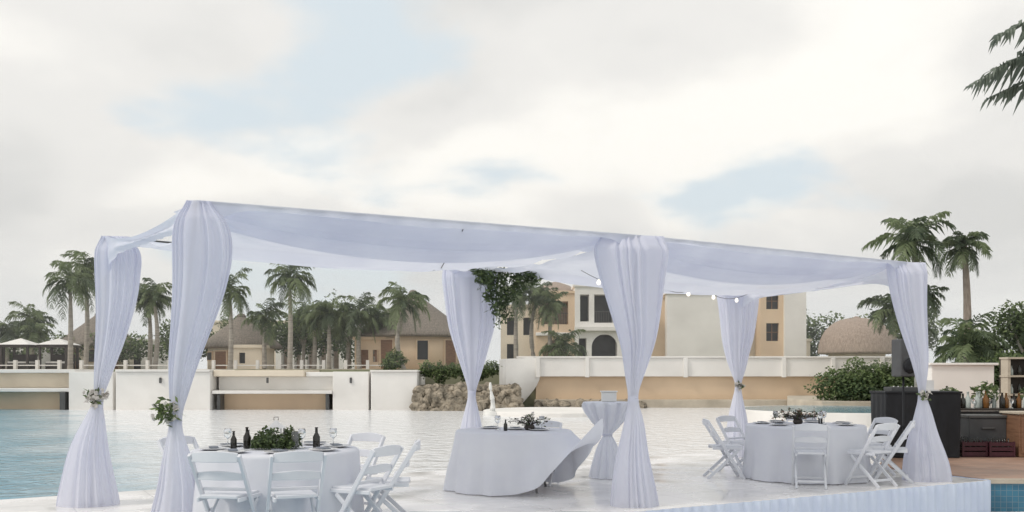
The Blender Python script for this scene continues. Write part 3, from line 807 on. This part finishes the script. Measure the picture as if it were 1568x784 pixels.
block(ho,-.9,1.9,75,85,G,6.8,[(-.4,.4,4.6,6.0),(.9,1.5,4.6,6.0),(-.4,.5,2.0,3.9)],M_cream)
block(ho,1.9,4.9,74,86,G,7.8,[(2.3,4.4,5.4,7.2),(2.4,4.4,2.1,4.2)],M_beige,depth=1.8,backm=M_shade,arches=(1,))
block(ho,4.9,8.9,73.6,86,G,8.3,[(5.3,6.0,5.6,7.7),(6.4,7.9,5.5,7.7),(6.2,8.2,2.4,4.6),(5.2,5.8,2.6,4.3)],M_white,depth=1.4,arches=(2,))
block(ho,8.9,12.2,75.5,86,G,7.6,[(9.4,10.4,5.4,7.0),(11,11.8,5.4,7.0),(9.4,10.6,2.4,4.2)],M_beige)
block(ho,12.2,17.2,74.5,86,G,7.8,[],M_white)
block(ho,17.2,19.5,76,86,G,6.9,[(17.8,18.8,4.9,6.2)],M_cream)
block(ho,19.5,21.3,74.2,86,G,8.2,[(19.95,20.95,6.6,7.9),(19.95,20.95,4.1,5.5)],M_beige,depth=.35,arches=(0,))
block(ho,21.3,23.0,73.9,86,G,8.3,[],M_white)
block(ho,23.0,24.6,78,86,G,4.2,[],M_cream)
rail(ho,6.4,7.9,73.65,5.5); rail(ho,2.3,4.4,74.05,5.4); rail(ho,6.2,8.2,73.66,2.4,solid=M_white,h=.5)
mb=MB(); mb.box(4.85,8.95,73.2,73.598,4.85,5.2,M_white); mb.box(1.85,4.85,73.7,73.998,4.5,4.75,M_white); mb.done('balcony_slab',ho,bevel=.03)
mb=MB()
for xx,zz2 in ((20.45,6.6),(20.45,4.1)):
    h=1.3 if zz2>5 else 1.4
    mb.box(xx-.03,xx+.03,74.45,74.5,zz2,zz2+h,M_wood); mb.box(xx-.5,xx+.5,74.46,74.49,zz2+h*.5-.03,zz2+h*.5+.03,M_wood)
mb.done('window_frames',ho)
mb=MB(); mb.lathe([(2.2,0),(2.15,.12),(1.2,.75),(.2,1.1)],M_thatch2,c=(3.6,78,8.0),n=28,fn=lambda t,k:1+.02*math.sin(11*t)); mb.done('thatched_roof',ho)
cw=empty('colonnade_building')
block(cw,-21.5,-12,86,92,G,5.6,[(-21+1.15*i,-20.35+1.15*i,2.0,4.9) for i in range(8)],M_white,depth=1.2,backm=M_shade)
block(cw,-29,-21.5,90,96,G,6.4,[(-28+1.5*i,-27.2+1.5*i,4.2,5.6) for i in range(4)],M_cream)
cw=empty('pool_pavilion')
block(cw,-50,-39,78,84,G,3.9,[(-49.5+1.8*i,-48.3+1.8*i,1.9,3.4) for i in range(6)],M_white,depth=1.0)
block(cw,-38.5,-31,80,86,G,4.3,[(-38+1.8*i,-36.8+1.8*i,1.9,3.5) for i in range(4)],M_white,depth=1.0)
# dark poolside cabanas at the far left
for cxx in (-34.6,-32.2,-29.7):
    mb=MB(); yy=62
    for s in (-.85,.85):
        for q in (-.8,.8): mb.box(cxx+s-.07,cxx+s+.07,yy+q-.07,yy+q+.07,1.79,3.25,M_rattan)
    mb.box(cxx-1.0,cxx+1.0,yy-.95,yy+.95,3.25,3.4,M_rattan)
    mb.add([(cxx-1.05,yy-1,3.403),(cxx+1.05,yy-1,3.403),(cxx+1.05,yy+1,3.403),(cxx-1.05,yy+1,3.403),(cxx,yy,3.85)],[(0,1,4),(1,2,4),(2,3,4),(3,0,4)],M_white)
    mb.box(cxx-.75,cxx+.75,yy-.3,yy+.7,1.79,2.2,M_rattan); mb.box(cxx-.72,cxx+.72,yy-.28,yy+.5,2.203,2.32,M_white); mb.box(cxx-.75,cxx+.75,yy+.6,yy+.72,2.203,2.8,M_rattan)
    mb.done('poolside_cabana',bevel=.01)
def hut(x,y,z0,ze,za,rw,rr,m,dome=0,ops=True,wm=None):
    e=empty('thatched_hut',(x,y,0)); wm=wm or M_cream
    mb=MB(); mb.lathe([(rw,z0),(rw,ze+.25)],wm,n=32); mb.done('walls',e)
    K=9; prof=[(rr-.25,ze-.12),(rr,ze-.08),(rr,ze+.06)]
    for k in range(1,K+1):
        t=k/K
        if dome: r=rr*math.cos(t*math.pi/2)**.8 if t<1 else .05; z=ze+.06+(za-ze)*math.sin(t*math.pi/2)
        else: r=rr*(1-t)**1.08*.93+.25*(1-t)+.14*t; z=ze+.06+(za-ze)*t
        prof.append((max(r,.05),z))
    mb=MB(); mb.lathe(prof,m,n=56,fn=lambda t,k:1+.012*math.sin(t*17+k)+.008*math.sin(t*31)); mb.done('thatch_roof',e)
    mb=MB(); mb.lathe([(.3,0),(.32,.12),(.2,.25),(.05,.3)],m,c=(0,0,za-.12),n=16); mb.done('roof_cap',e)
    if ops:
        for a,w_,h0,h1 in ((-110,.42,.1,ze-z0-.35),(-75,.35,.7,ze-z0-.4),(-45,.45,.1,ze-z0-.35),(-140,.35,.7,ze-z0-.4)):
            t=rad(a); T=Matrix.Translation((math.cos(t)*rw,math.sin(t)*rw,z0))@Matrix.Rotation(t+math.pi/2,4,'Z')
            m2=MB(); m2.box(-w_-.08,w_+.08,-.06,.1,h0-.05,h1+.08,M_beige,T); m2.box(-w_,w_,-.08,-.062,h0,h1,M_dark if h0>.3 else M_wood,T)
            m2.done('door' if h0<.3 else 'window',e)
hut(-18.6,65,G,3.35,5.5,2.2,2.75,M_thatch); hut(-6.9,66,G,4.1,7.2,3.9,4.4,M_thatch,wm=M_beige)
hut(-33.2,76,G,3.8,6.3,2.6,3.3,M_thatch); hut(25.5,70,G,3.1,5.6,2.0,2.7,M_thatch2,dome=1,ops=False)
an=empty('beige_annex'); block(an,-10.4,-8.4,62.5,66,G,3.75,[(-10.0,-9.5,1.9,3.1),(-9.2,-8.8,2.3,3.1)],M_beige,depth=.2,backm=M_wood)
an=empty('beige_annex'); block(an,-18.3,-16.4,62,65,G,3.2,[(-17.9,-17.5,2.2,2.9)],M_cream,depth=.2)

# ---------------------------------------------------------------- pool edge walls left
tw=empty('pool_terrace_wall')
def bx(*a,m=M_white,nm='wall_block',bevel=.03):
    mb=MB(); mb.box(*a,m); return mb.done(nm,tw,bevel=bevel)
bx(-60,-24.05,52.2,56,-.8,.52,m=M_beige,nm='lower_wall'); bx(-60,-24.0,51.3,56,.525,.72,nm='ledge'); bx(-60,-24.0,52.6,56,.725,1.55,m=M_cream); bx(-60,-24,51.9,56,1.553,1.75,nm='coping')
bx(-24.0,-21.6,51.2,56,-.8,1.62); bx(-21.33,-16.25,50.9,56,-.8,1.6); bx(-21.33,-16.25,50.8,56,1.603,1.74,nm='coping')
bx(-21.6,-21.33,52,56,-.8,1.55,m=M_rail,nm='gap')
bx(-16.1,-9.9,52.0,56,-.8,.42,m=M_beige,nm='lower_wall'); bx(-16.2,-9.7,51.0,56,.423,.60,nm='ledge'); bx(-16.1,-9.7,51.9,56,.603,1.35,m=M_white); bx(-16.2,-11.3,51.3,56,1.353,1.7,m=M_cream,nm='coping')
bx(-16.0,-15.8,51.2,51.99,-.8,.42,m=M_rail,nm='post'); bx(-10.1,-9.9,51.2,51.99,-.8,.42,m=M_rail,nm='post'); bx(-24.5,-24.2,51.2,52.19,-.8,.52,m=M_rail,nm='post')
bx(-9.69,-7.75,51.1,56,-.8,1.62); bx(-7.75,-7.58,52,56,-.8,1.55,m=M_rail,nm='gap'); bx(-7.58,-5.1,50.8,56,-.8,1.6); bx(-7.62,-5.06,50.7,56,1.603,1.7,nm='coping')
bx(-11.25,-9.72,51.6,56,1.353,1.60)
for x in (-18.9,-13.2,-8.7): bx(x-.06,x+.06,50.78 if x<-18 else 51.0,50.9 if x<-18 else 51.1,1.0,1.3,m=M_rail,nm='wall_lamp')
mb=MB(); mb.box(-60,-5.2,56.1,66,1.70,1.79,M_sand); mb.done('terrace_walkway')
mb=MB()
for i in range(30):
    x=-48+i*1.35
    mb.box(x-.09,x+.09,57.9,58.1,1.79,2.35,M_white)
    if i%6!=3: mb.box(x+.1,x+1.25,57.96,58.04,2.0,2.06,M_white)
mb.done('garden_balustrade')

br=empty('promenade_bridge')
mb=MB(); mb.box(1.4,19.2,55.2,58,-.8,1.5,M_beige); mb.done('beige_wall',br,bevel=.03)
mb=MB(); mb.box(0.3,24,54.85,55.05,1.35,2.42,M_white); mb.box(.25,24.05,54.75,55.15,2.423,2.52,M_white)
for i in range(8): x=1.5+i*2.85; mb.box(x-.12,x+.12,54.7,54.848,1.3,2.42,M_white)
mb.done('parapet',br,bevel=.02)
mb=MB(); mb.box(1.3,19.3,54.6,55.198,-.8,.02,M_sand); mb.done('footing',br,bevel=.05)
mb=MB(); mb.box(.3,24,55.06,60,1.5,1.85,M_sand); mb.done('deck',br)
mb=MB(); v=[];f=[]; K=20
for i in range(K+1):
    t=i/K; x=1.6-2.3*math.sin(t*math.pi/2); y=54.8-.2*t-2.6*(1-math.cos(t*math.pi/2)); zt_=2.45-.15*t; zb=1.2-2.0*min(1,t*2)**.7
    for (dy,z) in ((0,zb),(0,zt_),(.3,zt_),(.3,zb)): v.append((x+dy*.6*t,y+dy,z))
for i in range(K):
    for q in range(4): f.append((i*4+q,i*4+(q+1)%4,(i+1)*4+(q+1)%4,(i+1)*4+q))
mb.add(v,f,M_white,True); mb.add(v[-4:],[(0,1,2,3)],M_white); mb.done('curved_wing',br)
mb=MB(); K=24; pts=[(2.2+3.6*math.cos(2*math.pi*i/K),46+4.0*math.sin(2*math.pi*i/K)) for i in range(K)]
prism(mb,pts,-1.5,-.25,M_white); mb.done('pool_ledge',bevel=.05)
def rock(mb,c,s):
    n=10; v=[];f=[]; rows=6
    sx_,sy,sz=[s*R.uniform(.7,1.3) for _ in range(3)]; ph=R.random()*9
    for i in range(rows+1):
        a=math.pi*i/rows
        for j in range(n):
            t=2*math.pi*j/n; k=1+.18*math.sin(t*3+ph+i)+.12*math.sin(t*5+ph*2-i*2)
            v.append((c[0]+sx_*math.sin(a)*math.cos(t)*k,c[1]+sy*math.sin(a)*math.sin(t)*k,c[2]+sz*math.cos(a)*(1+.1*math.sin(t*2+ph))))
    for i in range(rows):
        for j in range(n): f.append((i*n+j,(i+1)*n+j,(i+1)*n+(j+1)%n,i*n+(j+1)%n))
    mb.add(v,f,M_rock)
mb=MB()
for i in range(300):
    x=R.uniform(-5.1,.3); z=R.uniform(-.55,.80); rock(mb,(x,50.4+z*.9+R.gauss(0,.12),z-.1*abs(x+2.4)*.3),R.uniform(.13,.32))
mb.box(-5.0,.4,51.4,56,-1,.9,M_rock)
mb.done('rock_revetment')
mb=MB()
for i in range(60): rock(mb,(R.uniform(1.2,8),54.2+R.gauss(0,.2),-.4+R.random()*.2),R.uniform(.15,.3))
mb.done('rock_border')
mb=MB(); K=14; pts=[];rs=[]
for k in range(K+1):
    t=k/K; pts.append((.06*math.sin(t*5),0,-.45+1.55*t)); rs.append(.13*(1-.75*t)+.03*math.sin(t*9)**2)
mb.tube(pts,rs,M_marble,n=12); mb.lathe([(.4,-.6),(.4,-.3),(.25,-.25)],M_marble,n=20)
mb.done('fountain_spout',loc=(-.95,44,0))
sp=empty('spa_pool')
mb=MB(); K=40
prism(mb,[(13.6+4.4*math.cos(2*math.pi*i/K),39.0+4.6*math.sin(2*math.pi*i/K)) for i in range(K)],-1.5,.04,M_white); mb.done('rim',sp,bevel=.03)
mb=MB(); mb.add([(13.6+4.1*math.cos(2*math.pi*i/K),39.0+4.3*math.sin(2*math.pi*i/K),.046) for i in range(K)],[list(range(K))],M_water2); mb.done('water',sp)
mb=MB(); prism(mb,[(14.2,43.4),(22.5,41.8),(22.5,55),(16,55),(13.7,47)],-1.5,.25,M_sand); prism(mb,[(15.5,30),(22,30),(22,41.7),(18.6,41.7)],-1.5,.2,M_ground); mb.done('planter_bank',bevel=.05)
mb=MB(); mb.box(-14,9,-8,3.2,-1.5,0,M_floor); mb.done('pool_deck',bevel=.02)
